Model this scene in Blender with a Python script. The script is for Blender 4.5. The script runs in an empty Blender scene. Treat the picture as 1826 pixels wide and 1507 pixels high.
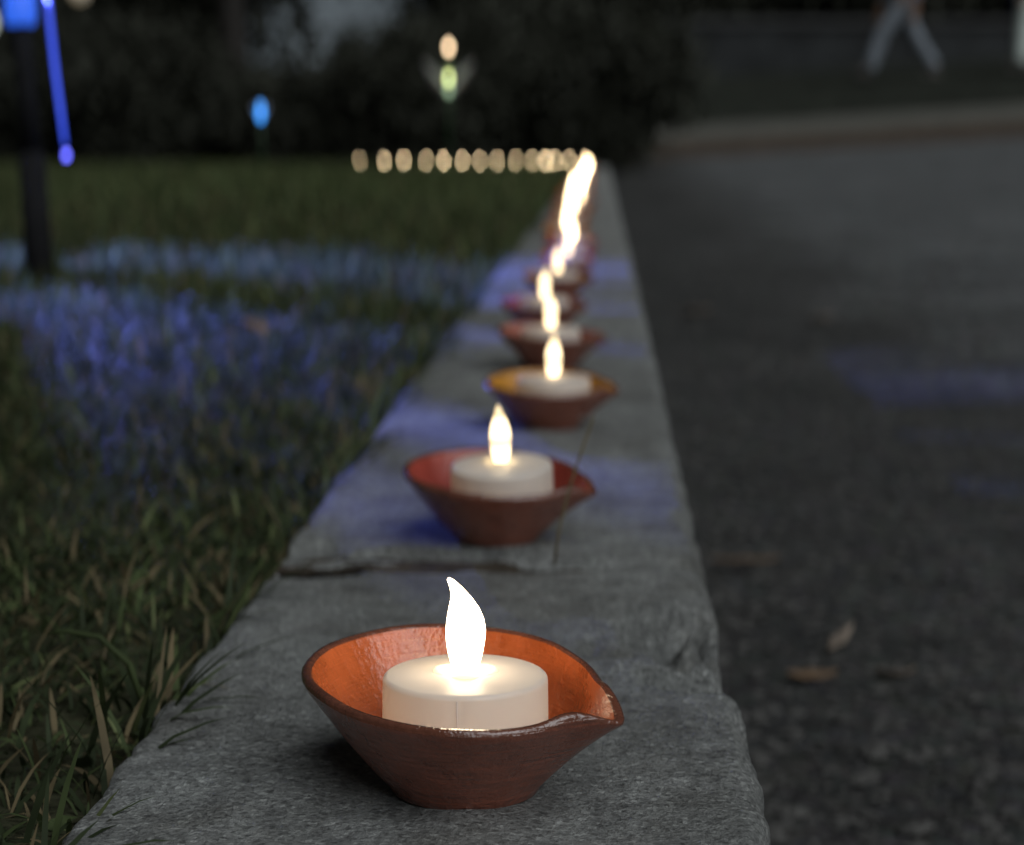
import bpy, math, random
import numpy as np
from mathutils import Vector, noise, Matrix

random.seed(7)
rng = np.random.default_rng(7)
sc = bpy.context.scene
col = sc.collection
R = math.radians

# ------------------------------------------------------------------ camera
cam_d = bpy.data.cameras.new("camera")
cam_d.sensor_fit = 'HORIZONTAL'
cam_d.sensor_width = 36.0
cam_d.lens = 70.0
cam_d.clip_start = 0.01
cam_d.clip_end = 500
cam_d.dof.use_dof = True
cam_d.dof.focus_distance = 0.435
cam_d.dof.aperture_fstop = 12.8
cam_d.dof.aperture_ratio = 1.42
cam = bpy.data.objects.new("camera", cam_d)
cam.location = (0, 0, 0.147)
cam.rotation_euler = (R(90) - math.atan(514 / 3550), 0, 0)
col.objects.link(cam)
sc.camera = cam

# ------------------------------------------------------------------ night sky and dim street light
SUN_ELEV, SUN_AZ = R(50), R(145)         # high street light, behind the camera and a little to the right
w = bpy.data.worlds.new("World")
sc.world = w
w.use_nodes = True
wn = w.node_tree.nodes
wl = w.node_tree.links
bg = wn["Background"]
sky = wn.new("ShaderNodeTexSky")
sky.sky_type = 'NISHITA'
sky.sun_disc = False
sky.sun_elevation = R(3)
sky.sun_rotation = SUN_AZ
hs = wn.new("ShaderNodeHueSaturation")
hs.inputs["Saturation"].default_value = 0.35
wl.new(sky.outputs[0], hs.inputs["Color"])
wl.new(hs.outputs[0], bg.inputs["Color"])
bg.inputs["Strength"].default_value = 0.008

sun_d = bpy.data.lights.new("street_light_glow", 'SUN')
sun_d.energy = 2.2
sun_d.angle = R(60)
sun_d.color = (0.92, 0.97, 1.0)
sun = bpy.data.objects.new("street_light_glow", sun_d)
dvec = Vector((math.sin(SUN_AZ) * math.cos(SUN_ELEV), math.cos(SUN_AZ) * math.cos(SUN_ELEV), math.sin(SUN_ELEV)))
sun.rotation_euler = dvec.to_track_quat('Z', 'Y').to_euler()
sun.location = (2, -4, 6)
col.objects.link(sun)

sc.view_settings.view_transform = 'Standard'
sc.view_settings.look = 'None'
sc.view_settings.exposure = 0
sc.view_settings.gamma = 1
sc.cycles.use_denoising = True
sc.cycles.sample_clamp_indirect = 6
sc.cycles.max_bounces = 8


# ------------------------------------------------------------------ helpers
def link(o, parent=None):
    col.objects.link(o)
    if parent:
        o.parent = parent
    return o


def empty(name, loc=(0, 0, 0), rot=(0, 0, 0), scale=1.0):
    o = bpy.data.objects.new(name, None)
    o.empty_display_size = 0.02
    o.location = loc
    o.rotation_euler = rot
    o.scale = (scale,) * 3
    return link(o)


def tag(o, label=None, cat=None, group=None, kind=None):
    if label:
        o["label"] = label
    if cat:
        o["category"] = cat
    if group:
        o["group"] = group
    if kind:
        o["kind"] = kind
    return o


def mesh(name, v, f, mats, smooth=True, mi=None):
    me = bpy.data.meshes.new(name)
    me.from_pydata([tuple(a) for a in v], [], [tuple(a) for a in f])
    if not isinstance(mats, (list, tuple)):
        mats = [mats]
    for m in mats:
        me.materials.append(m)
    if mi is not None:
        me.polygons.foreach_set("material_index", np.asarray(mi, dtype=np.int32))
    if smooth:
        me.polygons.foreach_set("use_smooth", np.ones(len(me.polygons), dtype=bool))
    me.update()
    return me


def mobj(name, me, parent=None, loc=(0, 0, 0), rot=(0, 0, 0)):
    o = bpy.data.objects.new(name, me)
    o.location = loc
    o.rotation_euler = rot
    return link(o, parent)


def fbm(x, y, z=0.0, octv=4):
    s, a, f = 0.0, 1.0, 1.0
    for _ in range(octv):
        s += a * noise.noise((x * f, y * f, z * f))
        a *= 0.5
        f *= 2.1
    return s


def tube_vf(pts, rad, n=10, cap=True):
    """tube through pts with a radius for each point"""
    v, f = [], []
    pts = [Vector(p) for p in pts]
    up = Vector((0.13, 0.31, 0.94))
    for i, p in enumerate(pts):
        t = (pts[min(i + 1, len(pts) - 1)] - pts[max(i - 1, 0)]).normalized()
        a = t.cross(up)
        if a.length < 1e-3:
            a = t.cross(Vector((1, 0, 0)))
        a.normalize()
        b = t.cross(a).normalized()
        r = rad[i] if hasattr(rad, '__len__') else rad
        for k in range(n):
            th = 2 * math.pi * k / n
            v.append(p + a * (r * math.cos(th)) + b * (r * math.sin(th)))
    for i in range(len(pts) - 1):
        for k in range(n):
            f.append((i * n + k, i * n + (k + 1) % n, (i + 1) * n + (k + 1) % n, (i + 1) * n + k))
    if cap:
        f.append(tuple(range(n))[::-1])
        f.append(tuple(range((len(pts) - 1) * n, len(pts) * n)))
    return v, f


def lathe_vf(prof, n=32):
    v, f = [], []
    for r, z in prof:
        for k in range(n):
            t = 2 * math.pi * k / n
            v.append((r * math.cos(t), r * math.sin(t), z))
    for i in range(len(prof) - 1):
        for k in range(n):
            f.append((i * n + k, i * n + (k + 1) % n, (i + 1) * n + (k + 1) % n, (i + 1) * n + k))
    return v, f


# ------------------------------------------------------------------ materials
def new_mat(name):
    m = bpy.data.materials.new(name)
    m.use_nodes = True
    nt = m.node_tree
    return m, nt, nt.nodes["Principled BSDF"]


def ramp(nt, stops, fac):
    r = nt.nodes.new("ShaderNodeValToRGB")
    e = r.color_ramp.elements
    while len(e) < len(stops):
        e.new(0.5)
    for el, (p, c) in zip(e, stops):
        el.position = p
        el.color = (*c, 1)
    nt.links.new(fac, r.inputs[0])
    return r


def tex_noise(nt, vec, scale, detail=5, rough=0.6):
    n = nt.nodes.new("ShaderNodeTexNoise")
    n.inputs["Scale"].default_value = scale
    n.inputs["Detail"].default_value = detail
    n.inputs["Roughness"].default_value = rough
    nt.links.new(vec, n.inputs["Vector"])
    return n


def bump(nt, height, dist, strength=1.0, normal=None):
    b = nt.nodes.new("ShaderNodeBump")
    b.inputs["Distance"].default_value = dist
    b.inputs["Strength"].default_value = strength
    nt.links.new(height, b.inputs["Height"])
    if normal:
        nt.links.new(normal, b.inputs["Normal"])
    return b


def mixcol(nt, fac, a, b, mode='MIX'):
    m = nt.nodes.new("ShaderNodeMix")
    m.data_type = 'RGBA'
    m.blend_type = mode
    for sock, val in ((m.inputs[0], fac), (m.inputs[6], a), (m.inputs[7], b)):
        if hasattr(val, 'links') or hasattr(val, 'is_linked'):
            nt.links.new(val, sock)
        else:
            sock.default_value = val if isinstance(val, (int, float)) else (*val, 1)
    return m.outputs[2]


def coords(nt, kind="Object"):
    return nt.nodes.new("ShaderNodeTexCoord").outputs[kind]


def plain(name, c, rough=0.6, var=0.25, scale=30, bdist=0.0):
    m, nt, p = new_mat(name)
    co = coords(nt)
    n = tex_noise(nt, co, scale)
    r = ramp(nt, [(0.3, tuple(x * (1 - var) for x in c)), (0.7, tuple(min(1, x * (1 + var)) for x in c))], n.outputs[0])
    nt.links.new(r.outputs[0], p.inputs["Base Color"])
    p.inputs["Roughness"].default_value = rough
    if rough > 0.92:
        p.inputs["Specular IOR Level"].default_value = 0.1
    if bdist:
        nt.links.new(bump(nt, n.outputs[0], bdist).outputs[0], p.inputs["Normal"])
    return m


def emit(name, c, s, body=None):
    m, nt, p = new_mat(name)
    p.inputs["Base Color"].default_value = (*(body or (0.6, 0.6, 0.6)), 1)
    p.inputs["Emission Color"].default_value = (*c, 1)
    p.inputs["Emission Strength"].default_value = s
    return m


def concrete_mat():
    m, nt, p = new_mat("kerb_concrete")
    g = nt.nodes.new("ShaderNodeNewGeometry").outputs["Position"]
    big = tex_noise(nt, g, 9, 6, 0.62)
    mid = tex_noise(nt, g, 70, 6, 0.7)
    fine = tex_noise(nt, g, 700, 4, 0.75)
    base = ramp(nt, [(0.28, (0.19, 0.19, 0.182)), (0.5, (0.27, 0.272, 0.264)), (0.75, (0.35, 0.356, 0.352))], big.outputs[0])
    c1 = mixcol(nt, 0.75, base.outputs[0], ramp(nt, [(0.3, (0.42,) * 3), (0.52, (0.95, 0.96, 0.94)), (0.72, (1.35, 1.35, 1.35))], mid.outputs[0]).outputs[0], 'MULTIPLY')
    c2 = mixcol(nt, 0.9, c1, ramp(nt, [(0.3, (0.3,) * 3), (0.48, (1,) * 3), (0.75, (1.5,) * 3)], fine.outputs[0]).outputs[0], 'MULTIPLY')
    vo = nt.nodes.new("ShaderNodeTexVoronoi")
    vo.inputs["Scale"].default_value = 190
    nt.links.new(g, vo.inputs["Vector"])
    pit = ramp(nt, [(0.0, (0.25,) * 3), (0.16, (1,) * 3)], vo.outputs["Distance"])
    spotmask = tex_noise(nt, g, 60, 2)
    sm = ramp(nt, [(0.52, (0,) * 3), (0.6, (1,) * 3)], spotmask.outputs[0])
    c3 = mixcol(nt, sm.outputs[0], c2, mixcol(nt, 1.0, c2, pit.outputs[0], 'MULTIPLY'))
    gr = nt.nodes.new("ShaderNodeTexVoronoi")
    gr.inputs["Scale"].default_value = 850
    nt.links.new(g, gr.inputs["Vector"])
    sep = nt.nodes.new("ShaderNodeSeparateColor")
    nt.links.new(gr.outputs["Color"], sep.inputs[0])
    grain = ramp(nt, [(0.0, (0.4,) * 3), (0.16, (0.85,) * 3), (0.5, (1.0,) * 3), (0.86, (1.12,) * 3), (0.97, (1.8,) * 3)], sep.outputs[0])
    c4 = mixcol(nt, 0.8, c3, grain.outputs[0], 'MULTIPLY')
    mps = nt.nodes.new("ShaderNodeMapping")          # pale trowel scrapes and dark damp stains
    mps.inputs["Rotation"].default_value = (0, 0, 0.55)
    mps.inputs["Scale"].default_value = (110, 9, 20)
    nt.links.new(g, mps.inputs["Vector"])
    scr = tex_noise(nt, mps.outputs[0], 1.0, 3, 0.6)
    c4 = mixcol(nt, 0.4, c4, ramp(nt, [(0.35, (0.75,) * 3), (0.5, (1.0,) * 3), (0.66, (1.05, 1.06, 1.05)), (0.74, (1.5, 1.52, 1.5))], scr.outputs[0]).outputs[0], 'MULTIPLY')
    st_ = tex_noise(nt, g, 22, 4, 0.55)
    c4 = mixcol(nt, 0.8, c4, ramp(nt, [(0.34, (0.66, 0.64, 0.61)), (0.47, (1.0,) * 3), (0.7, (1.08, 1.1, 1.1))], st_.outputs[0]).outputs[0], 'MULTIPLY')
    nt.links.new(c4, p.inputs["Base Color"])
    p.inputs["Roughness"].default_value = 0.55
    p.inputs["Specular IOR Level"].default_value = 0.5
    b1 = bump(nt, mid.outputs[0], 0.004, 0.7)
    b2 = bump(nt, fine.outputs[0], 0.0030, 1.0, b1.outputs[0])
    nt.links.new(b2.outputs[0], p.inputs["Normal"])
    return m


def asphalt_mat():
    m, nt, p = new_mat("road_asphalt")
    g = nt.nodes.new("ShaderNodeNewGeometry").outputs["Position"]
    vo = nt.nodes.new("ShaderNodeTexVoronoi")
    vo.inputs["Scale"].default_value = 95
    nt.links.new(g, vo.inputs["Vector"])
    big = tex_noise(nt, g, 4.5, 5, 0.65)
    mid = tex_noise(nt, g, 40, 5, 0.7)
    base = ramp(nt, [(0.3, (0.030, 0.029, 0.027)), (0.55, (0.058, 0.058, 0.055)), (0.75, (0.085, 0.085, 0.082))], big.outputs[0])
    stone = mixcol(nt, 0.65, base.outputs[0], vo.outputs["Color"], 'OVERLAY')
    hsv = nt.nodes.new("ShaderNodeHueSaturation")
    hsv.inputs["Saturation"].default_value = 0.25
    nt.links.new(stone, hsv.inputs["Color"])
    c = mixcol(nt, 0.8, hsv.outputs[0], ramp(nt, [(0.3, (0.2,) * 3), (0.5, (0.95, 0.93, 0.88)), (0.72, (2.3, 2.25, 2.2))], mid.outputs[0]).outputs[0], 'MULTIPLY')
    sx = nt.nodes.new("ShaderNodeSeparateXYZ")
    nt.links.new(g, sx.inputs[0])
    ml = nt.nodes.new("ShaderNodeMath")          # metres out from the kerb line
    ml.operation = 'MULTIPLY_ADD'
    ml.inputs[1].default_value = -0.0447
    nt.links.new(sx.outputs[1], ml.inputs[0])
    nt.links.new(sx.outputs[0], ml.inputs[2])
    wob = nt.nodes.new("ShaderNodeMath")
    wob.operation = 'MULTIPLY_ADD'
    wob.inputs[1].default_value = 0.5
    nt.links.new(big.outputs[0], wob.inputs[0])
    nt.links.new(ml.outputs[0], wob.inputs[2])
    far_lit_tint = ramp(nt, [(0.22, (0.27, 0.265, 0.255)), (0.6, (0.55, 0.55, 0.55)), (1.0, (1.35, 1.42, 1.5))], wob.outputs[0])  # brighter lighting of the far road painted into the colour, darker by the kerb
    c = mixcol(nt, 1.0, c, far_lit_tint.outputs[0], 'MULTIPLY')
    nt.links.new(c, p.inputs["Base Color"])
    p.inputs["Roughness"].default_value = 0.72
    p.inputs["Specular IOR Level"].default_value = 0.5
    b1 = bump(nt, mid.outputs[0], 0.016, 0.9)
    inv = ramp(nt, [(0, (1,) * 3), (0.8, (0,) * 3)], vo.outputs["Distance"])
    b2 = bump(nt, inv.outputs[0], 0.004, 0.8, b1.outputs[0])
    nt.links.new(b2.outputs[0], p.inputs["Normal"])
    return m


def clay_mat(name, c, rough=0.42, coat=0.0):
    m, nt, p = new_mat(name)
    co = coords(nt)
    n = tex_noise(nt, co, 90, 5, 0.65)
    n2 = tex_noise(nt, co, 700, 3, 0.6)
    r = ramp(nt, [(0.3, tuple(x * 0.72 for x in c)), (0.55, c), (0.8, tuple(min(1, x * 1.2) for x in c))], n.outputs[0])
    nt.links.new(r.outputs[0], p.inputs["Base Color"])
    rr = ramp(nt, [(0.35, (rough * 0.75,) * 3), (0.7, (rough * 1.3,) * 3)], n.outputs[0])
    nt.links.new(rr.outputs[0], p.inputs["Roughness"])
    p.inputs["Coat Weight"].default_value = coat
    p.inputs["Coat Roughness"].default_value = 0.16
    mp = nt.nodes.new("ShaderNodeMapping")           # throwing lines left by the fingers
    mp.inputs["Scale"].default_value = (25, 25, 900)
    nt.links.new(co, mp.inputs["Vector"])
    n3 = tex_noise(nt, mp.outputs[0], 1.0, 3, 0.6)
    b1 = bump(nt, n.outputs[0], 0.0010, 0.8)
    b2 = bump(nt, n2.outputs[0], 0.00035, 0.9, b1.outputs[0])
    b3 = bump(nt, n3.outputs[0], 0.0006, 0.7, b2.outputs[0])
    nt.links.new(b3.outputs[0], p.inputs["Normal"])
    nt.links.new(b3.outputs[0], p.inputs["Coat Normal"])
    return m


def shell_mat(name, dif, trn, mix, rough=0.4):
    """thin white plastic: some light scatters back, some comes through"""
    m, nt, p = new_mat(name)
    out = nt.nodes["Material Output"]
    p.inputs["Base Color"].default_value = (*dif, 1)
    p.inputs["Roughness"].default_value = rough
    t = nt.nodes.new("ShaderNodeBsdfTranslucent")
    t.inputs["Color"].default_value = (*trn, 1)
    mx = nt.nodes.new("ShaderNodeMixShader")
    mx.inputs[0].default_value = mix
    nt.links.new(p.outputs[0], mx.inputs[1])
    nt.links.new(t.outputs[0], mx.inputs[2])
    nt.links.new(mx.outputs[0], out.inputs["Surface"])
    return m


M = {}
M['concrete'] = concrete_mat()
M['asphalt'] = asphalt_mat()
M['soil'] = plain('soil', (0.05, 0.04, 0.03), 0.95, 0.5, 60, 0.01)
M['lawn_soil'] = plain('lawn_soil', (0.035, 0.036, 0.02), 0.95, 0.5, 40, 0.01)
M['litter_bank'] = plain('litter_bank', (0.055, 0.041, 0.031), 0.95, 0.5, 14, 0.02)
M['path'] = plain('path', (0.075, 0.072, 0.060), 0.9, 0.2, 5, 0.004)
M['dark_bank'] = plain('dark_bank', (0.020, 0.022, 0.017), 0.95, 0.5, 4, 0.03)
M['clay_out'] = clay_mat('clay_outside', (0.36, 0.108, 0.062), 0.30, 0.8)
M['clay_rim'] = clay_mat('clay_rim_glaze', (0.15, 0.055, 0.034), 0.10, 1.0)
M['wax'] = shell_mat('tealight_plastic', (0.68, 0.64, 0.60), (0.60, 0.56, 0.52), 0.28)
M['collar'] = shell_mat('collar_plastic', (0.7, 0.7, 0.66), (0.9, 0.85, 0.75), 0.7)
M['seam'] = plain('seam_plastic', (0.60, 0.54, 0.50), 0.6, 0.1, 300)
M['flame'] = emit('flame_bulb', (1.0, 0.78, 0.52), 14.0)


def bulb_mat(name, lev):
    """moulded bulb: the LED at its foot and the solid upper body glow more than the clear waist"""
    m, nt, p = new_mat(name)
    sx = nt.nodes.new("ShaderNodeSeparateXYZ")
    nt.links.new(coords(nt), sx.inputs[0])
    mr = nt.nodes.new("ShaderNodeMapRange")
    mr.inputs["From Min"].default_value = 0.0208
    mr.inputs["From Max"].default_value = 0.042
    nt.links.new(sx.outputs[2], mr.inputs["Value"])
    k = lambda a: (a, a * 0.76, a * 0.45)
    r = ramp(nt, [(0.0, k(1.0)), (0.22, k(1.0)), (0.36, (0.22, 0.155, 0.07)), (0.5, k(0.85)), (0.74, k(0.75)), (0.84, (0.25, 0.18, 0.08)), (0.93, k(0.4)), (1.0, (0.25, 0.19, 0.09))], mr.outputs[0])
    nt.links.new(r.outputs[0], p.inputs["Emission Color"])
    p.inputs["Emission Strength"].default_value = lev
    p.inputs["Base Color"].default_value = (0.5, 0.45, 0.35, 1)
    return m


BULBS = [bulb_mat('bulb_near', 4.5), bulb_mat('bulb_mid', 15.0), bulb_mat('bulb_far', 42.0), bulb_mat('bulb_far_strong', 54.0), bulb_mat('bulb_far_weak', 35.0)]
M['black_metal'] = plain('black_metal', (0.012, 0.012, 0.013), 0.95, 0.2, 60)
M['green_plastic'] = plain('green_plastic', (0.03, 0.07, 0.03), 0.5, 0.2, 60)
M['blue_glow'] = emit('blue_glow', (0.03, 0.15, 0.95), 0.85, (0.05, 0.08, 0.2))
M['strand_glow'] = emit('strand_glow', (0.05, 0.11, 1.0), 1.15, (0.05, 0.06, 0.2))
M['bead_glow'] = emit('bead_glow', (0.10, 0.11, 1.0), 5.0)
M['far_blue'] = emit('far_blue', (0.01, 0.30, 1.0), 3.2)
M['far_warm'] = emit('far_warm', (1.0, 0.70, 0.42), 7.0)
M['far_green'] = emit('far_green', (0.78, 0.88, 0.30), 5.0)
M['calyx'] = emit('calyx_glow', (0.5, 0.8, 0.45), 1.6)
M['lantern'] = emit('lantern_paper', (1.0, 0.80, 0.50), 0.2)
M['lantern_cool'] = emit('lantern_paper_cool', (0.85, 0.95, 0.85), 0.8)
M['petal'] = shell_mat('petal_plastic', (0.6, 0.6, 0.62), (0.5, 0.5, 0.55), 0.4)
LININGS = {
    'terracotta': clay_mat('lining_terracotta', (0.47, 0.105, 0.028), 0.30, 0.6),
    'red': clay_mat('lining_red', (0.31, 0.05, 0.034), 0.4, 0.3),
    'mustard': clay_mat('lining_mustard', (0.50, 0.23, 0.03), 0.4, 0.3),
    'pink': clay_mat('lining_pink', (0.37, 0.12, 0.085), 0.4, 0.3),
}


def blade_mat(name, c, t=0.35):
    m, nt, p = new_mat(name)
    out = nt.nodes["Material Output"]
    g = nt.nodes.new("ShaderNodeNewGeometry").outputs["Position"]
    n = tex_noise(nt, g, 35, 3)
    r = ramp(nt, [(0.3, tuple(x * 0.55 for x in c)), (0.7, tuple(x * 1.4 for x in c))], n.outputs[0])
    nt.links.new(r.outputs[0], p.inputs["Base Color"])
    p.inputs["Roughness"].default_value = 0.6
    p.inputs["Specular IOR Level"].default_value = 0.12
    tr = nt.nodes.new("ShaderNodeBsdfTranslucent")
    nt.links.new(r.outputs[0], tr.inputs["Color"])
    mx = nt.nodes.new("ShaderNodeMixShader")
    mx.inputs[0].default_value = t
    nt.links.new(p.outputs[0], mx.inputs[1])
    nt.links.new(tr.outputs[0], mx.inputs[2])
    nt.links.new(mx.outputs[0], out.inputs["Surface"])
    return m


BLADES = [blade_mat('blade_green', (0.074, 0.098, 0.040)), blade_mat('blade_dark', (0.038, 0.050, 0.024)),
          blade_mat('blade_straw', (0.17, 0.135, 0.075)), blade_mat('blade_pale', (0.14, 0.165, 0.07))]
M['leaf_bush'] = blade_mat('bush_leaf', (0.048, 0.050, 0.038), 0.2)
M['bark'] = plain('bark', (0.02, 0.017, 0.014), 0.9, 0.4, 20, 0.01)
M['dry_leaf'] = plain('dry_leaf', (0.15, 0.095, 0.055), 0.7, 0.35, 120)
M['pale_leaf'] = plain('pale_leaf', (0.17, 0.135, 0.105), 0.7, 0.35, 120)
M['pebble'] = plain('pebble', (0.042, 0.040, 0.037), 0.85, 0.6, 45)
M['house_wall'] = plain('house_wall', (0.30, 0.34, 0.37), 0.85, 0.1, 3)
M['roof'] = plain('roof', (0.05, 0.05, 0.05), 0.9, 0.2, 3)
M['stone_wall'] = plain('stone_wall', (0.019, 0.021, 0.022), 0.9, 0.8, 2.2, 0.01)
M['skin'] = plain('skin', (0.30, 0.18, 0.12), 0.5, 0.1, 30)
M['hair'] = plain('hair', (0.015, 0.012, 0.01), 0.6, 0.2, 30)
M['pale_trousers'] = plain('pale_trousers', (0.17, 0.19, 0.215), 0.9, 0.45, 12, 0.004)
M['pale_cloth'] = plain('pale_cloth', (0.5, 0.56, 0.52), 0.9, 0.1, 12, 0.004)
M['blue_shirt'] = plain('blue_shirt', (0.16, 0.21, 0.30), 0.9, 0.1, 12, 0.004)
M['navy'] = plain('navy', (0.012, 0.014, 0.045), 0.9, 0.2, 12, 0.004)
M['shoe'] = plain('shoe', (0.06, 0.055, 0.05), 0.7, 0.2, 20)

# ------------------------------------------------------------------ setting: kerb geometry in plan
HX0, HSL, KW = 0.0372, 0.0447, 0.152            # road-side edge X = HX0 + HSL * Y ; width of the kerb


def x_right(y):
    return HX0 + HSL * y


def x_left(y):
    return x_right(y) - KW


def z_kerb(y):
    return -0.020 * max(0.0, (y - 2.5) / 7.5) if y > 2.5 else 0.0


ROAD_DROP = 0.13


def z_road(x, y):
    z = -ROAD_DROP
    if y > 3:
        k = min(1.0, (y - 3) / 13) ** 1.4
        z += k * max(-0.06, 0.067 + 0.0627 * (x - 0.97)) if y <= 16 else max(-0.06, 0.067 + 0.0627 * (x - 0.97))
    return z


def kerb_stone(y0, y1, ds, nt_, chip=None, seed=0.0, gap=0.004):
    """one cast concrete length: real arrises, rounded road edge, worn ends"""
    ns = max(2, int((y1 - y0) / ds))
    # cross-section as (t across 0..1 left to right, z, outward)
    prof = [(-0.001, -0.16), (-0.001, -0.05), (-0.001, -0.012)]
    rl, rr = 0.005, 0.007
    for k in range(4):
        a = math.pi / 2 * k / 3
        prof.append((rl - rl * math.cos(a), -rl + rl * math.sin(a)))
    for k in range(1, nt_):
        prof.append((rl + (KW - rl - rr) * k / nt_, 0.0))
    for k in range(6):
        a = math.pi / 2 * k / 5
        prof.append((KW - rr + rr * math.sin(a), -rr + rr * math.cos(a)))
    for z in (-0.03, -0.06, -0.10, -0.16):
        prof.append((KW + 0.10 * (-z - rr) * 0.12, z))
    npf = len(prof)
    v, f = [], []
    for i in range(ns + 1):
        y = y0 + (y1 - y0) * i / ns
        e = min(y - y0, y1 - y)
        rnd = 0.0
        if e < 0.007:
            q = 1 - e / 0.007
            rnd = (0.0035 + 0.003 * fbm(y0 * 9, 2.0, i, 2)) * q * q
        zb = z_kerb(y)
        for (t, z) in prof:
            x = x_left(y) + t + (0.0012 * (t / KW) ** 3 * min(1.0, max(0.0, (0.522 - y) / 0.006)) if 0.19 < y0 < 0.3 else 0.0)
            edge = min(1.0, min(abs(t), abs(KW - t)) / 0.010)
            n1 = fbm(x * 55, y * 55, seed, 4)
            n2 = fbm(x * 12, y * 12, seed + 9, 3)
            dz = 0.0007 * n1 + 0.0016 * n2
            dx = 0.0
            if edge < 1:
                k = (1 - edge)
                en = fbm(y * 95, seed * 3 + (0 if t < KW / 2 else 5), 1.3, 5)
                side = -1 if t < KW / 2 else 1
                dx = side * k * (0.0024 * en - 0.0006 - 0.004 * max(0.0, fbm(y * 24, seed * 5 + side, 4.4, 4) - 0.45))
                dz -= k * 0.0040 * max(0, fbm(x * 80, y * 80, seed + 4, 3))
            zz = z + dz - (rnd if z > -0.02 else 0)
            if chip and z > -0.05:
                for (cx_, cy_, ax, ay, dep) in chip:
                    d = ((x - cx_) / ax) ** 2 + ((y - cy_) / ay) ** 2
                    d += 0.55 * fbm(x * 90, y * 90, 2.2, 4)
                    if d < 1:
                        zz -= dep * min(1, (1 - d) * 2.2) * (0.65 + 0.7 * fbm(x * 160, y * 160, 7.7, 3))
            v.append((x + dx, y + (0.0030 * fbm(x * 45, seed, 3.3, 5) if e < 0.004 else 0), zz + zb))
    for i in range(ns):
        for k in range(npf - 1):
            f.append((i * npf + k, i * npf + k + 1, (i + 1) * npf + k + 1, (i + 1) * npf + k))
    f.append(tuple(range(npf))[::-1])
    f.append(tuple(ns * npf + k for k in range(npf)))
    return mesh("kerb_stone", v, f, M['concrete'])


kerb = empty("kerb")
tag(kerb, "grey concrete kerb running between the lawn and the road", kind="structure")
chips = [(0.055, 0.578, 0.023, 0.038, 0.020), (0.030, 0.560, 0.014, 0.012, 0.003), (0.056, 0.530, 0.018, 0.014, 0.018),
         (0.066, 0.480, 0.006, 0.030, 0.003), (-0.070, 0.668, 0.02, 0.010, 0.005), (0.012, 0.667, 0.03, 0.007, 0.004)]
mobj("kerb_stone", kerb_stone(0.20, 0.672, 0.0032, 56, chips, 1.0), kerb)
chips2 = [(-0.02, 0.690, 0.04, 0.012, 0.009), (0.068, 0.76, 0.006, 0.02, 0.004), (-0.072, 0.70, 0.012, 0.02, 0.006), (0.075, 0.92, 0.006, 0.02, 0.004)]
mobj("kerb_stone", kerb_stone(0.6770, 1.60, 0.005, 44, chips2, 2.0), kerb)
mobj("kerb_stone", kerb_stone(-0.75, 0.195, 0.02, 16, None, 3.0), kerb)
ys = 1.604
sd = 4.0
while ys < 9.7:
    ye = min(ys + 0.92, 9.86)
    mobj("kerb_stone", kerb_stone(ys, ye - 0.004, 0.012, 18, None, sd), kerb)
    ys = ye
    sd += 1.0

# packed dirt in the open joint
v, f = [], []
for i in range(41):
    x_ = x_left(0.677) + 0.003 + (KW - 0.008) * i / 40
    for j in range(7):
        y_ = 0.666 + 0.022 * j / 6
        v.append((x_, y_, -0.0016 - 0.02 * (x_ + 0.05) * (x_ > -0.05) + 0.0022 * fbm(x_ * 70, y_ * 70, 5, 4)))
f = [(i * 7 + j, (i + 1) * 7 + j, (i + 1) * 7 + j + 1, i * 7 + j + 1) for i in range(40) for j in range(6)]
tag(mobj("joint_dirt", mesh("joint_dirt", v, f, M['soil']), kerb), "dark dirt packed in the open kerb joint")

# the cross kerb at the far end of the lawn (wider flat stones)
YC0, YC1 = 9.87, 10.17
for i in range(9):
    xa = x_right(10.0) - 0.001 - 0.55 * i
    xb = xa - 0.545
    v, f = [], []
    nx, ny = 14, 10
    for a in range(nx + 1):
        for b in range(ny + 1):
            x = xa + (xb - xa) * a / nx
            y = YC0 + (YC1 - YC0) * b / ny
            e = min(a, nx - a, b, ny - b)
            v.append((x, y, -0.02 + 0.002 * fbm(x * 8, y * 8) - (0.008 if e == 0 else 0)))
    for a in range(nx):
        for b in range(ny):
            f.append((a * (ny + 1) + b, a * (ny + 1) + b + 1, (a + 1) * (ny + 1) + b + 1, (a + 1) * (ny + 1) + b))
    rim = [a * (ny + 1) for a in range(nx + 1)] + [nx * (ny + 1) + b for b in range(1, ny + 1)] + \
          [a * (ny + 1) + ny for a in range(nx - 1, -1, -1)] + [b for b in range(ny - 1, 0, -1)]
    base = len(v)
    for r_ in rim:
        v.append((v[r_][0], v[r_][1], -0.18))
    for k in range(len(rim)):
        k2 = (k + 1) % len(rim)
        f.append((rim[k], rim[k2], base + k2, base + k))
    mobj("kerb_stone", mesh("cross_kerb_stone", v, f, M['concrete']), kerb)


# road: one sheet from the kerb out to the far verge, rising gently to the right
def grid_sheet(name, xs, ys_, zf, mat):
    v = [(x, y, zf(x, y)) for y in ys_ for x in xs]
    n = len(xs)
    f = [(j * n + i, j * n + i + 1, (j + 1) * n + i + 1, (j + 1) * n + i) for j in range(len(ys_) - 1) for i in range(n - 1)]
    return mobj(name, mesh(name, v, f, mat))


def road_z(x, y):
    amp = 0.004 if y < 6 else 0.002
    return z_road(x, y) + amp * fbm(x * 3.1, y * 3.1, 0.5, 3) + 0.0015 * fbm(x * 17, y * 17, 0.5, 3)


def nonuni(a, b, first, g):
    o, s = [a], first
    while o[-1] < b:
        o.append(o[-1] + s)
        s *= g
    return o


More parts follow.
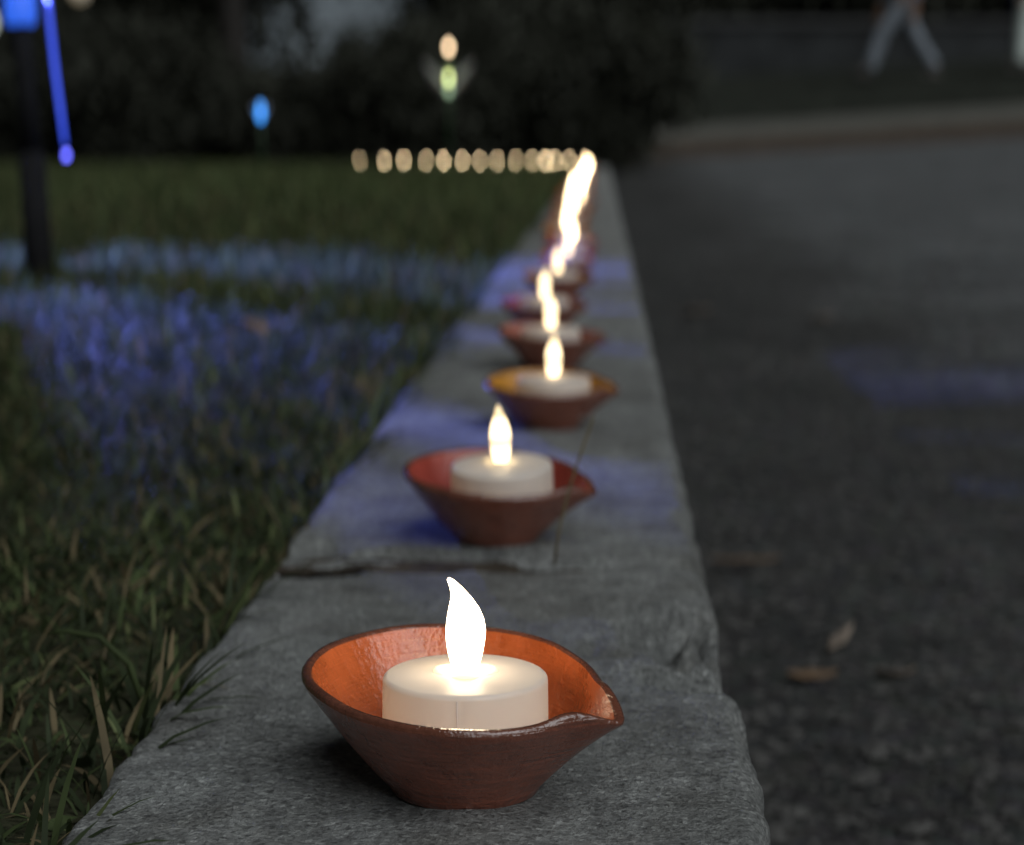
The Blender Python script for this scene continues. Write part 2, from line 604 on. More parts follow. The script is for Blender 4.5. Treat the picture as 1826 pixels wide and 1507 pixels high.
rx = [-14, -10, -7, -5, -3.5, -2, -1, -0.5, -0.2] + nonuni(-0.05, 14, 0.03, 1.05)
ry = [-3, -1.5, -0.6] + nonuni(0.0, 16.6, 0.03, 1.035)
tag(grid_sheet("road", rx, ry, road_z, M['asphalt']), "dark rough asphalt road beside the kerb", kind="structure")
g = grid_sheet("ground", [-300, -60, -16, 0, 16, 60, 300], [-300, -60, -6, 6, 20, 60, 300], lambda x, y: -0.45, M['soil'])
tag(g, "dark earth reaching the horizon", kind="structure")


# far verge across the road: leaf-strewn edge, pale path, dark bank
def verge_strip(name, prof, mat, label):
    xs = nonuni(-14, 16, 0.4, 1.0)
    v = []
    for x in xs:
        zb = z_road(x, 16.0)
        for dy, dz in prof:
            v.append((x, 16.0 + dy + 0.05 * fbm(x * 0.9, dy, 3), zb + dz + 0.012 * fbm(x * 2, dy * 3, 1)))
    n = len(prof)
    f = [(i * n + k, (i + 1) * n + k, (i + 1) * n + k + 1, i * n + k + 1) for i in range(len(xs) - 1) for k in range(n - 1)]
    return tag(mobj(name, mesh(name, v, f, mat)), label, kind="structure")


verge_strip("verge", [(-0.05, -0.05), (0.0, 0.03), (0.2, 0.08), (0.4, 0.13)], M['litter_bank'], "brown leaf-strewn verge along the far road edge")
verge_strip("footpath", [(0.38, 0.10), (0.40, 0.165), (0.7, 0.20), (1.05, 0.245)], M['path'], "pale tan footpath beyond the road")
verge_strip("bank", [(1.0, 0.20), (1.1, 0.25), (2.0, 0.34), (4.0, 0.57), (6.0, 0.75), (9.0, 0.9), (20, 1.0), (60, 1.0)], M['dark_bank'], "dark grassy bank rising beyond the footpath")

# lawn soil
lx = [-9, -6, -4] + [-3 + 0.12 * i for i in range(30)]


def lawn_sheet():
    ysl = [-3, -1, -0.4] + nonuni(0.0, 9.86, 0.02, 1.03)
    us = [0, .004, .012, .03, .06, .1, .15, .2, .3, .4, .55, .7, .9, 1.2, 1.6, 2.2, 3, 4.5, 7, 12]
    v = []
    for y in ysl:
        y = min(y, 9.868)
        for u in us:
            x = x_left(y) - u + 0.0015
            z = -0.014 + z_kerb(y) + 0.006 * fbm(x * 14, y * 14, 2, 3) * min(1, u * 12 + 0.3) + min(0.012, u * 0.05)
            v.append((x, y, z))
    n = len(us)
    f = [(j * n + i, (j + 1) * n + i, (j + 1) * n + i + 1, j * n + i + 1) for j in range(len(ysl) - 1) for i in range(n - 1)]
    return tag(mobj("lawn", mesh("lawn", v, f, M['lawn_soil'])), "dark soil of the lawn beside the kerb", kind="structure")


lawn_sheet()


# ------------------------------------------------------------------ grass
def blades(x, y, length, width, lean, mats_p, name, label, azim=None, up=None):
    n = len(x)
    az = rng.uniform(0, 2 * math.pi, n) if azim is None else azim
    zk = np.where(y > 2.5, -0.020 * (y - 2.5) / 7.5, 0.0)
    z = -0.014 + zk + np.minimum(0.012, np.maximum(0, (HX0 + HSL * y - KW - x)) * 0.05)
    dx, dy = np.cos(az), np.sin(az)
    waz = az + math.pi / 2 + rng.uniform(-0.6, 0.6, n)
    wx, wy = np.cos(waz), np.sin(waz)
    verts = np.zeros((n, 9, 3))
    ts = [0, 0.3, 0.6, 0.85, 1.0]
    wd = [0.75, 1.0, 0.85, 0.5, 0.0]
    curl = rng.uniform(0.7, 1.6, n)
    px = np.zeros(n); pz = np.zeros(n); prev = 0
    idx = 0
    for t, wv in zip(ts, wd):
        ang = lean * (0.45 + curl * t * 0.9)
        d = (t - prev) * length
        px = px + d * np.sin(ang)
        pz = pz + d * np.cos(ang)
        pz = np.maximum(pz, 0.0015)
        prev = t
        cxp, cyp, czp = x + dx * px, y + dy * px, z + pz
        hw = width * wv * 0.5
        if wv > 0:
            verts[:, idx] = np.stack([cxp - wx * hw, cyp - wy * hw, czp], 1)
            verts[:, idx + 1] = np.stack([cxp + wx * hw, cyp + wy * hw, czp + 0.15 * hw], 1)
            idx += 2
        else:
            verts[:, idx] = np.stack([cxp, cyp, czp], 1)
    base = (np.arange(n) * 9)[:, None]
    quads = np.concatenate([base + np.array(q) for q in ([0, 1, 3, 2], [2, 3, 5, 4], [4, 5, 7, 6])], 0)
    tris = base + np.array([6, 7, 8])
    me = bpy.data.meshes.new(name)
    V = verts.reshape(-1, 3)
    me.vertices.add(len(V))
    me.vertices.foreach_set("co", V.ravel())
    loops = np.concatenate([quads.ravel(), tris.ravel()])
    me.loops.add(len(loops))
    me.loops.foreach_set("vertex_index", loops.astype(np.int32))
    starts = np.concatenate([np.arange(len(quads)) * 4, len(quads) * 4 + np.arange(n) * 3])
    me.polygons.add(len(starts))
    me.polygons.foreach_set("loop_start", starts.astype(np.int32))
    mi = rng.choice(len(BLADES), n, p=mats_p)
    me.polygons.foreach_set("material_index", np.concatenate([mi, mi, mi, mi]).astype(np.int32))
    me.polygons.foreach_set("use_smooth", np.ones(len(starts), dtype=bool))
    for m in BLADES:
        me.materials.append(m)
    me.update(calc_edges=True)
    me.validate()
    return tag(mobj(name, me), label, "grass", kind="stuff")


def scatter(y0, y1, wmax, dens):
    n = int((y1 - y0) * wmax * dens)
    y = rng.uniform(y0, y1, n)
    u = rng.uniform(0.0, wmax, n)
    x = HX0 + HSL * y - KW - u - 0.002
    # patchy density
    keep = np.array([noise.noise((a * 9, b * 9, 0.3)) for a, b in zip(x, y)]) + rng.uniform(-0.5, 0.6, n) > -0.28
    return x[keep], y[keep]


x, y = scatter(0.15, 1.15, 0.42, 80000)
n = len(x)
blades(x, y, rng.uniform(0.004, 0.016, n), rng.uniform(0.0006, 0.0020, n), rng.uniform(0.6, 1.6, n), [.14, .62, .18, .06], "ground_cover", "tangle of short dead grass and moss over the near soil")
x, y = scatter(0.15, 1.6, 0.75, 15000)
n = len(x)
blades(x, y, rng.uniform(0.008, 0.026, n), rng.uniform(0.0009, 0.0021, n), rng.uniform(0.45, 1.5, n), [.26, .52, .14, .08], "grass", "short straggly grass and straw beside the kerb")
x, y = scatter(1.1, 2.6, 1.1, 14000)
n = len(x)
blades(x, y, rng.uniform(0.008, 0.028, n), rng.uniform(0.0012, 0.003, n), rng.uniform(0.4, 1.5, n), [.36, .40, .14, .10], "ground_cover", "short matted grass of the middle lawn")
x, y = scatter(1.6, 4.0, 1.8, 7000)
n = len(x)
blades(x, y, rng.uniform(0.012, 0.034, n), rng.uniform(0.0018, 0.0035, n), rng.uniform(0.15, 1.1, n), [.42, .30, .10, .18], "grass", "patchy lawn grass around the dark stake")
x, y = scatter(4.0, 9.86, 4.5, 2200)
n = len(x)
blades(x, y, rng.uniform(0.025, 0.055, n), rng.uniform(0.003, 0.006, n), rng.uniform(0.15, 1.0, n), [.52, .10, .04, .34], "grass", "dark green far lawn up to the cross kerb")
x, y = scatter(0.2, 2.2, 0.6, 2600)
n = len(x)
blades(x, y, rng.uniform(0.005, 0.012, n), rng.uniform(0.004, 0.008, n), rng.uniform(0.9, 1.6, n), [.30, .40, .18, .12], "ground_cover", "small broad weed leaves and thatch scattered in the lawn")
# tufts spilling over the kerb edge
n = 900
y = rng.uniform(0.2, 1.8, n)
x = HX0 + HSL * y - KW - np.abs(rng.normal(0.002, 0.006, n))
keep = np.array([noise.noise((b * 14, 4.0, 0.3)) for b in y]) > 0.02
x, y = x[keep], y[keep]
n = len(x)
blades(x, y, rng.uniform(0.018, 0.042, n), rng.uniform(0.0012, 0.0024, n), rng.uniform(0.5, 1.15, n), [.34, .42, .14, .10], "grass", "loose blades spilling over the kerb edge", azim=rng.normal(0.1, 0.9, n))


n = 2600
y = rng.uniform(1.2, 8.0, n)
x = HX0 + HSL * y - KW + np.abs(rng.normal(0.0, 0.010, n)) - 0.012
keep = np.array([noise.noise((b * 3.5, 7.0, 0.3)) for b in y]) > -0.05
x, y = x[keep], y[keep]
n = len(x)
blades(x, y, rng.uniform(0.018, 0.045, n), rng.uniform(0.0015, 0.0035, n), rng.uniform(0.5, 1.2, n), [.42, .36, .10, .12], "grass", "ragged grass leaning over the far kerb edge", azim=rng.normal(0.0, 0.8, n))


# ------------------------------------------------------------------ clay lamps (diyas) and tealights
def bowl_profile():
    """outer and inner outlines (radius, height) in metres"""
    outer = [(0.0, 0.0), (0.010, 0.0), (0.0150, 0.0002), (0.0168, 0.0012), (0.0178, 0.003)]
    for k in range(1, 12):
        t = k / 11
        z = 0.003 + 0.0215 * t
        r = 0.0178 + 0.0182 * t ** 0.93
        outer.append((r, z))
    rimp = [(0.03665, 0.0258), (0.0366, 0.0268), (0.0360, 0.0274), (0.0351, 0.0275)]
    inner = [(0.0343, 0.0269), (0.0336, 0.0258)]
    for k in range(1, 11):
        t = k / 10
        z = 0.0258 - 0.0178 * t
        r = 0.0336 - 0.0128 * t ** 1.15
        inner.append((r, z))
    inner += [(0.0195, 0.0072), (0.016, 0.0068), (0.010, 0.0067), (0.0, 0.0067)]
    return outer + rimp, [rimp[-1]] + inner


SPOUT = 0.0


RIM_T = [(-171, 39.4), (-148, 37.4), (-136, 35.3), (-115, 33.2), (-87, 33.6), (-70, 35.6), (-55, 37.0), (-42, 37.0), (-26, 36.4), (-11, 35.2),
         (10, 32.5), (36, 29.4), (71, 28.4), (109, 33.0), (133, 37.4), (151, 40.2), (173, 40.6)]


def rim_table():
    """rim radius round the lamp (mm), angle 0 at the spout: hand-thrown oval"""
    deg = np.arange(-180, 180)
    a = np.array([p_[0] for p_ in RIM_T], float)
    r = np.array([p_[1] for p_ in RIM_T], float)
    a3 = np.concatenate([a - 360, a, a + 360])
    base = np.interp(deg, a3, np.concatenate([r, r, r]))
    k = np.exp(-(np.arange(-30, 31) / 11.0) ** 2)
    k /= k.sum()
    return np.convolve(np.concatenate([base[-30:], base, base[:30]]), k, 'valid')


RIM = rim_table()


def teardrop(r, z, th, seed):
    """open the round foot into the oval rim with its pinched spout at angle 0"""
    ph = (th + math.pi) % (2 * math.pi) - math.pi
    d = math.degrees(ph)
    i0 = int(math.floor(d)) + 180
    fr = d - math.floor(d)
    rt = RIM[i0 % 360] * (1 - fr) + RIM[(i0 + 1) % 360] * fr
    if seed > 1:
        rt = rt * 0.5 + 0.5 * (34.8 + 1.6 * math.cos(2 * ph + seed))
    rt += 8.4 * math.exp(-(abs(d) / 13.5) ** 1.45)
    hgt = max(0.0, min(1.05, z / 0.0275))
    k = 1 + (rt / 36.6 - 1) * hgt ** 1.15 * min(1, r / 0.015)
    lip = hgt ** 4 * (0.0013 * math.exp(-((d + 17) / 8) ** 2) + 0.0009 * math.exp(-((d - 16) / 8) ** 2) - 0.0022 * math.exp(-(d / 7) ** 2))
    wob = 1 + 0.006 * noise.noise((math.cos(th) * 1.4 + seed, math.sin(th) * 1.4, z * 40))
    zz = z + lip + hgt ** 2 * (0.0005 * noise.noise((math.cos(th) * 1.8, math.sin(th) * 1.8, seed + 3)) + 0.0025 * math.cos(ph - R(124)))
    if 0.004 < z < 0.024:
        wob += 0.004 * math.sin(z * 3300 + th + seed) * (0.5 + 0.5 * noise.noise((math.cos(th) * 2, math.sin(th) * 2, z * 300)))
    rr = r * k * wob
    return rr * math.cos(th), rr * math.sin(th), zz


def bowl_mesh(prof, mat, seed, n=88):
    v, f = [], []
    angs = []
    for k in range(n):                      # more columns near the spout
        t = k / n * 2 * math.pi - math.pi
        angs.append(t - 0.55 * math.sin(t))
    for r, z in prof:
        for th in angs:
            v.append(teardrop(r, z, th, seed))
    for i in range(len(prof) - 1):
        for k in range(n):
            f.append((i * n + k, i * n + (k + 1) % n, (i + 1) * n + (k + 1) % n, (i + 1) * n + k))
    return mesh("bowl", v, f, mat)


P_OUT, P_IN = bowl_profile()
OUTER = [bowl_mesh(P_OUT[:-3], M['clay_out'], s) for s in (0.0, 5.0, 11.0)]
RIMS = [bowl_mesh(P_OUT[-4:] + P_IN[1:2], M['clay_rim'], s) for s in (0.0, 5.0, 11.0)]
INNER = {(s, k): bowl_mesh(P_IN[1:], m, (0.0, 5.0, 11.0)[s]) for s in range(3) for k, m in LININGS.items()}

TR, TH = 0.0188, 0.0208


def tealight_body():
    prof = [(0.0, 0.0), (TR - 0.001, 0.0), (TR, 0.0008), (TR, 0.006), (TR - 0.0001, 0.012), (TR - 0.0002, TH - 0.0022)]
    for k in range(1, 6):
        a = math.pi / 2 * k / 5
        prof.append((TR - 0.0002 - 0.0013 + 0.0013 * math.cos(a), TH - 0.0022 + 0.0013 * math.sin(a)))
    prof += [(TR - 0.0022, TH - 0.0008), (0.012, TH - 0.0005), (0.008, TH - 0.0003), (0.0052, TH - 0.0003), (0.0050, TH - 0.0012)]
    n = 72
    v, f = lathe_vf(prof, n)
    out = []
    for (x_, y_, z_) in v:
        r = math.hypot(x_, y_)
        a = math.atan2(y_, x_)
        if r > TR - 0.0006 and z_ < TH - 0.001:
            d = (a + math.pi / 2 + 0.06)
            k = 1 - 0.022 * math.exp(-(d / 0.05) ** 2)
            x_, y_ = x_ * k, y_ * k
        out.append((x_, y_, z_))
    return mesh("tealight_body", out, f, M['wax'])


def collar_mesh():
    """four-lobed slot plate round the foot of the bulb"""
    n = 64
    v, f = [], []
    for rr in (0, 1, 2):
        for k in range(n):
            t = 2 * math.pi * k / n
            lobe = abs(math.cos(2 * t)) ** 1.6
            R1 = 0.0048 + 0.0026 * lobe
            r = (0.0030, R1 * 0.92, R1)[rr]
            v.append((r * math.cos(t), r * math.sin(t), TH + (0.0008, 0.0006, -0.0004)[rr]))
    for i in range(2):
        for k in range(n):
            f.append((i * n + k, i * n + (k + 1) % n, (i + 1) * n + (k + 1) % n, (i + 1) * n + k))
    return mesh("collar", v, f, M['collar'])


def flame_mesh(bend, slim=1.0, mat=None):
    """moulded flame bulb: swelling body, hooked tip"""
    H = 0.0212
    v, f = [], []
    n, m = 28, 30
    tt = [0, 0.08, 0.2, 0.32, 0.44, 0.56, 0.67, 0.785, 0.87, 0.93, 0.97, 0.992, 1.0]
    rr_ = [2.9, 3.3, 3.95, 4.35, 4.5, 4.15, 3.45, 2.35, 1.6, 1.15, 0.85, 0.55, 0.15]
    oo = [0, 0, 0, 0.05, 0.12, 0.05, -0.25, -0.85, -1.7, -2.5, -3.15, -3.5, -3.6]
    for i in range(m + 1):
        t = i / m
        t = t if t < 0.8 else 0.8 + 0.2 * (1 - (1 - (t - 0.8) / 0.2) ** 1.3)
        z = H * t
        r = float(np.interp(t, tt, rr_)) * 0.001 * slim
        off = bend * float(np.interp(t, tt, oo)) * 0.001
        for k in range(n):
            th = 2 * math.pi * k / n
            v.append((r * math.cos(th) + off, r * math.sin(th), TH + z))
    for i in range(m):
        for k in range(n):
            f.append((i * n + k, i * n + (k + 1) % n, (i + 1) * n + (k + 1) % n, (i + 1) * n + k))
    f.append(tuple(m * n + k for k in range(n)))
    # stem of the LED inside the cup
    b = len(v)
    for z in (0.0, -0.011):
        for k in range(n):
            th = 2 * math.pi * k / n
            rr = 0.0029 if z == 0.0 else 0.0022
            v.append((rr * math.cos(th), rr * math.sin(th), TH + z))
    for k in range(n):
        f.append((b + n + k, b + n + (k + 1) % n, b + (k + 1) % n, b + k))
        f.append((b + k, b + (k + 1) % n, (k + 1) % n, k))
    f.append(tuple(b + n + k for k in range(n))[::-1])
    return mesh("flame", v, f, mat or M['flame'])


BODY, COLLAR = tealight_body(), collar_mesh()
v, f = tube_vf([(-0.0014, -TR - 0.00002, 0.001), (-0.0014, -TR - 0.00002, 0.010), (-0.0014, -TR + 0.00015, TH - 0.002)], 0.00013, 6)
SEAM = mesh("seam", v, f, M['seam'])
FLAMES = [flame_mesh(1.0)] + [flame_mesh(0.35, 0.84, b_) for b_ in BULBS]


def diya(x, y, z, rz, scale, lining, variant, label, group, tilt=(0, 0), cand=(0, 0, 0), ctilt=(0, 0), crz=0.0, fl=0, clabel=None, cgroup=None):
    o = empty("clay_lamp", (x, y, z), (tilt[0], tilt[1], rz), scale)
    tag(o, label, "clay lamp", group)
    mobj("bowl", OUTER[variant], o)
    mobj("rim", RIMS[variant], o)
    mobj("lining", INNER[(variant, lining)], o)
    t = empty("tealight", (x + cand[0], y + cand[1], z + 0.0069 * scale + cand[2]), (ctilt[0], ctilt[1], crz))
    tag(t, clabel, "tealight", cgroup)
    cup = mobj("cup", BODY, t)
    mobj("collar", COLLAR, t)
    if crz == 0:
        mobj("seam", SEAM, cup)
    mobj("flame", FLAMES[fl], t)
    return o


GK, GT = "clay lamps in a row along the kerb", "tealights glowing along the kerb"
diya(-0.0105, 0.4355, -0.0006, R(-35), 1.0, 'terracotta', 0, "large sharp terracotta lamp at the front, glossy orange inside", GK, tilt=(0, 0),
     cand=(0, 0.0, 0.0006), crz=0, fl=0, clabel="white tealight with hooked glowing flame in the front terracotta lamp", cgroup=GT)
diya(-0.0062, 0.7190, -0.0005, R(-24), 0.93, 'red', 1, "red-lined clay lamp, second from the front, behind the kerb joint", GK, tilt=(R(1.5), R(2.0)),
     cand=(0.003, 0.0, 0.0022), ctilt=(0, R(-6)), crz=R(70), fl=1, clabel="tilted white tealight in the second, red-lined lamp", cgroup=GT)
diya(0.0190, 0.9980, -0.0005, R(-20), 0.88, 'mustard', 2, "mustard-lined clay lamp, third from the front", GK, tilt=(R(2), 0),
     cand=(0.002, 0, 0), crz=R(130), fl=1, clabel="white tealight in the third, mustard-lined lamp", cgroup=GT)
diya(0.0245, 1.2550, -0.0005, R(-12), 0.88, 'pink', 0, "pink-lined clay lamp, fourth from the front", GK, tilt=(0, R(1)),
     cand=(0, 0, 0), crz=R(40), fl=1, clabel="white tealight in the fourth, pink-lined lamp", cgroup=GT)
ORD = ["fifth", "sixth", "seventh", "eighth", "ninth", "tenth", "eleventh", "twelfth", "thirteenth", "fourteenth", "fifteenth", "sixteenth",
       "seventeenth", "eighteenth", "nineteenth", "twentieth", "twenty-first", "twenty-second", "twenty-third", "twenty-fourth"]
spots = [(0.0245, 1.487), (0.041, 1.784), (0.058, 2.053), (0.070, 2.33), (0.072, 2.62), (0.082, 2.93), (0.100, 3.25), (0.103, 3.58), (0.135, 3.93), (0.128, 4.30),
         (0.160, 4.68), (0.158, 5.08), (0.196, 5.5), (0.205, 5.94), (0.224, 6.4), (0.252, 6.88), (0.268, 7.38), (0.298, 7.9), (0.315, 8.44), (0.345, 9.0)]
LN = ['red', 'mustard', 'terracotta', 'red', 'mustard', 'red', 'mustard', 'pink', 'red', 'terracotta']
for i, (x, y) in enumerate(spots):
    ln = LN[i % len(LN)]
    diya(x, y, z_kerb(y) - 0.0006, R(-15 + random.uniform(-38, 38)), random.uniform(0.87, 0.95), ln, i % 3,
         f"blurred {ln}-lined clay lamp, {ORD[i]} from the front along the kerb", GK, tilt=(R(random.uniform(-1, 2)), R(random.uniform(-1.5, 1.5))),
         crz=random.uniform(0, 6), fl=1 if i < 3 else 2 if i < 10 else 3, clabel=f"glowing tealight in the {ORD[i]} lamp from the front", cgroup=GT)
ROW = [(-0.757, 9.97), (-0.636, 9.99), (-0.540, 10.0), (-0.428, 10.02), (-0.340, 10.0), (-0.246, 10.03), (-0.160, 10.02), (-0.076, 10.03),
       (0.020, 10.04), (0.104, 10.0), (0.170, 10.09), (0.212, 9.96), (0.285, 10.0), (0.368, 10.02)]
RO = ["first", "second", "third", "fourth"] + ORD
for i, (x, y) in enumerate(ROW):
    ln = LN[(i * 3 + 2) % len(LN)]
    diya(x, y, -0.0206, R(-90 + random.uniform(-20, 20)), random.uniform(0.92, 0.98), ln, i % 3,
         f"distant clay lamp on the far cross kerb, {RO[i]} from the left", "clay lamps in the far cross row", crz=random.uniform(0, 6), fl=(5, 3, 4, 5, 4, 3, 5, 3, 5, 5, 4, 3, 5, 4)[i],
         clabel=f"distant tealight in the far cross row, {RO[i]} from the left", cgroup="tealights in the far cross row")

# ------------------------------------------------------------------ stake lights in the lawn
SX, SY = -0.4640, 1.936
st = empty("stake_light", (SX, SY, -0.012))
tag(st, "dark garden stake light with blue glowing head and hanging strand on the lawn", "stake light")
v, f = tube_vf([(0.006, 0, -0.05), (0.004, 0, 0.06), (0.001, 0, 0.142)], [0.013, 0.0135, 0.0125], 16)
mobj("ground_spike", mesh("ground_spike", v, f, M['black_metal']), st)
v, f = tube_vf([(0.001, 0, 0.142), (-0.002, 0, 0.20), (-0.005, 0, 0.262)], [0.0095, 0.0095, 0.009], 16)
mobj("pole", mesh("pole", v, f, M['black_metal']), st)
v, f = [], []
for zz in (0.0, 0.0012):
    for k in range(60):
        dg = 6.0 * k - 180
        rr = 0.0078 + 0.0060 * math.exp(-(dg / 10.0) ** 4)
        v.append((rr * math.cos(R(dg)), rr * math.sin(R(dg)), zz))
f = [(k, (k + 1) % 60, 60 + (k + 1) % 60, 60 + k) for k in range(60)] + [tuple(range(60))[::-1], tuple(range(60, 120))]
mobj("led_shield", mesh("led_shield", v, f, M['black_metal']), st, (-0.005, 0, 0.3035))  # added disc above the frame, keeps LED light off the head and strand
v, f = lathe_vf([(0.0, 0.0), (0.012, 0.0), (0.0145, 0.003), (0.0150, 0.012), (0.0145, 0.030), (0.010, 0.038), (0.0, 0.040)], 28)
mobj("lamp_head", mesh("lamp_head", v, f, M['blue_glow']), st, (-0.005, 0, 0.2625))
# drooping petals of clear plastic round the head, above it
for k in range(6):
    a = 2 * math.pi * k / 6 + 0.3
    v, f = [], []
    for i in range(9):
        t = i / 8
        wdt = 0.011 * math.sin(math.pi * (0.12 + 0.86 * t)) + 0.001
        rr = 0.010 + 0.045 * t
        zz = 0.330 + 0.030 * math.sin(t * 1.9) - 0.012 * t * t
        for s_ in (-1, 0, 1):
            for top in (0, 1):
                v.append((rr * math.cos(a) - s_ * wdt * math.sin(a), rr * math.sin(a) + s_ * wdt * math.cos(a), zz + 0.003 * abs(s_) + 0.0009 * top))
    for i in range(8):
        for q in range(2):
            o_ = i * 6 + q * 2
            f.append((o_ + 1, o_ + 3, o_ + 9, o_ + 7))
            f.append((o_, o_ + 6, o_ + 8, o_ + 2))
        f.append((i * 6, i * 6 + 1, i * 6 + 7, i * 6 + 6))
        f.append((i * 6 + 4, i * 6 + 10, i * 6 + 11, i * 6 + 5))
    mobj("petal", mesh("petal", v, f, M['petal']), st)
v, f = tube_vf([(-0.008, 0.013, 0.290), (-0.008, 0.024, 0.300), (0.002, 0.027, 0.330), (0.016, 0.016, 0.334), (0.0205, 0.004, 0.315), (0.0205, 0, 0.300)], 0.0022, 10)
mobj("strand_arm", mesh("strand_arm", v, f, M['black_metal']), st)
v, f = tube_vf([(0.0205, 0, 0.302), (0.0225, 0, 0.27), (0.0265, 0, 0.22), (0.0305, 0, 0.18), (0.0335, 0, 0.149)], [0.0022, 0.0022, 0.0022, 0.0021, 0.0017], 10)
mobj("light_strand", mesh("light_strand", v, f, M['strand_glow']), st)
v, f = lathe_vf([(0.0, -0.0035), (0.0022, -0.0028), (0.0032, 0.0), (0.0022, 0.0028), (0.0, 0.0035)], 16)
mobj("light_bead", mesh("light_bead", v, f, M['bead_glow']), st, (0.0345, 0, 0.139))
# unseen mask added round the LED, its scalloped brim cut to shape the blue patches
LEDZ, HR = 0.3165, 0.020


def mask_cut(deg):
    c = 12.6 + 17.0 * max(0.0, math.sin(R(deg))) ** 0.7            # far side of the lawn is shaded more
    if deg < 8 and not any(lo_ <= deg <= hi_ for lo_, hi_ in ((-103, -102), (-95, -94.2), (-88, -87.2), (-84, -83), (-75, -72.5), (-70.6, -69.4), (-66.5, -64), (-54.5, -49.5), (-12, 1))):
        c += 10.0                                                  # long scallops between the openings
    if -57 < deg < 3:
        c = 24.0 if -54.5 < deg < -49.5 else 31.0
        if any(abs(deg - q_) < h_ for q_, h_ in ((-46.6, 0.7), (-44.5, 0.5), (-25, 0.8), (-22.6, 0.4), (-8, 0.6))):
            c = 20.0
    elif 3 <= deg < 40 and any(abs(deg - q_) < h_ for q_, h_ in ((10.5, 0.9), (13.5, 0.5), (17, 0.6))):
        c = 20.0
    if deg < -76:
        c += 13.0
    c += 9.0 * max(-0.35, noise.noise((deg * 0.33, 1.7, 0.0)) + 0.5 * noise.noise((deg * 0.9, 4.2, 0.0))) * (0.25 if -70.6 < deg < 20 else 1.0)
    return c


v, f = [], []
NB = 900
for row in range(3):
    for k in range(NB):
        dg = 360 * k / NB - 180
        a = R(dg)
        zz = (LEDZ + 0.010, LEDZ + 0.004, LEDZ - HR * math.tan(R(mask_cut(dg))))[row]
        rr = (0.004, HR * 0.92, HR)[row]
        v.append((-0.005 + rr * math.cos(a), rr * math.sin(a), zz))
for i in range(2):
    for k in range(NB):
        f.append((i * NB + k, i * NB + (k + 1) % NB, (i + 1) * NB + (k + 1) % NB, (i + 1) * NB + k))
f.append(tuple(range(NB)))
mobj("led_mask", mesh("led_mask", v, f, M['black_metal']), st)
# unseen pointed mask added below the LED to cast a shadow on the kerb
v, f = [], []
for i in range(9):
    t = i / 8
    rr = 0.007 + 0.0185 * t
    hw = 0.0052 * math.sin(math.pi * (0.08 + 0.92 * t)) + 0.0001
    a = R(-35)
    for s_ in (-1, 1):
        for top in (0, 1):
            v.append((-0.005 + rr * math.cos(a) - s_ * hw * math.sin(a), rr * math.sin(a) + s_ * hw * math.cos(a), 0.3022 + 0.0005 * top))
for i in range(8):
    b = i * 4
    f += [(b + 1, b + 3, b + 7, b + 5), (b, b + 4, b + 6, b + 2), (b, b + 1, b + 5, b + 4), (b + 2, b + 6, b + 7, b + 3)]
mobj("pointed_mask", mesh("pointed_mask", v, f, M['black_metal']), st)
ld = bpy.data.lights.new("blue_led", 'POINT')
ld.energy = 50.0
ld.color = (0.15, 0.20, 1.0)
ld.shadow_soft_size = 0.0006
lo = bpy.data.objects.new("blue_led", ld)
lo.location = (-0.005, 0, 0.3165)
link(lo, st)


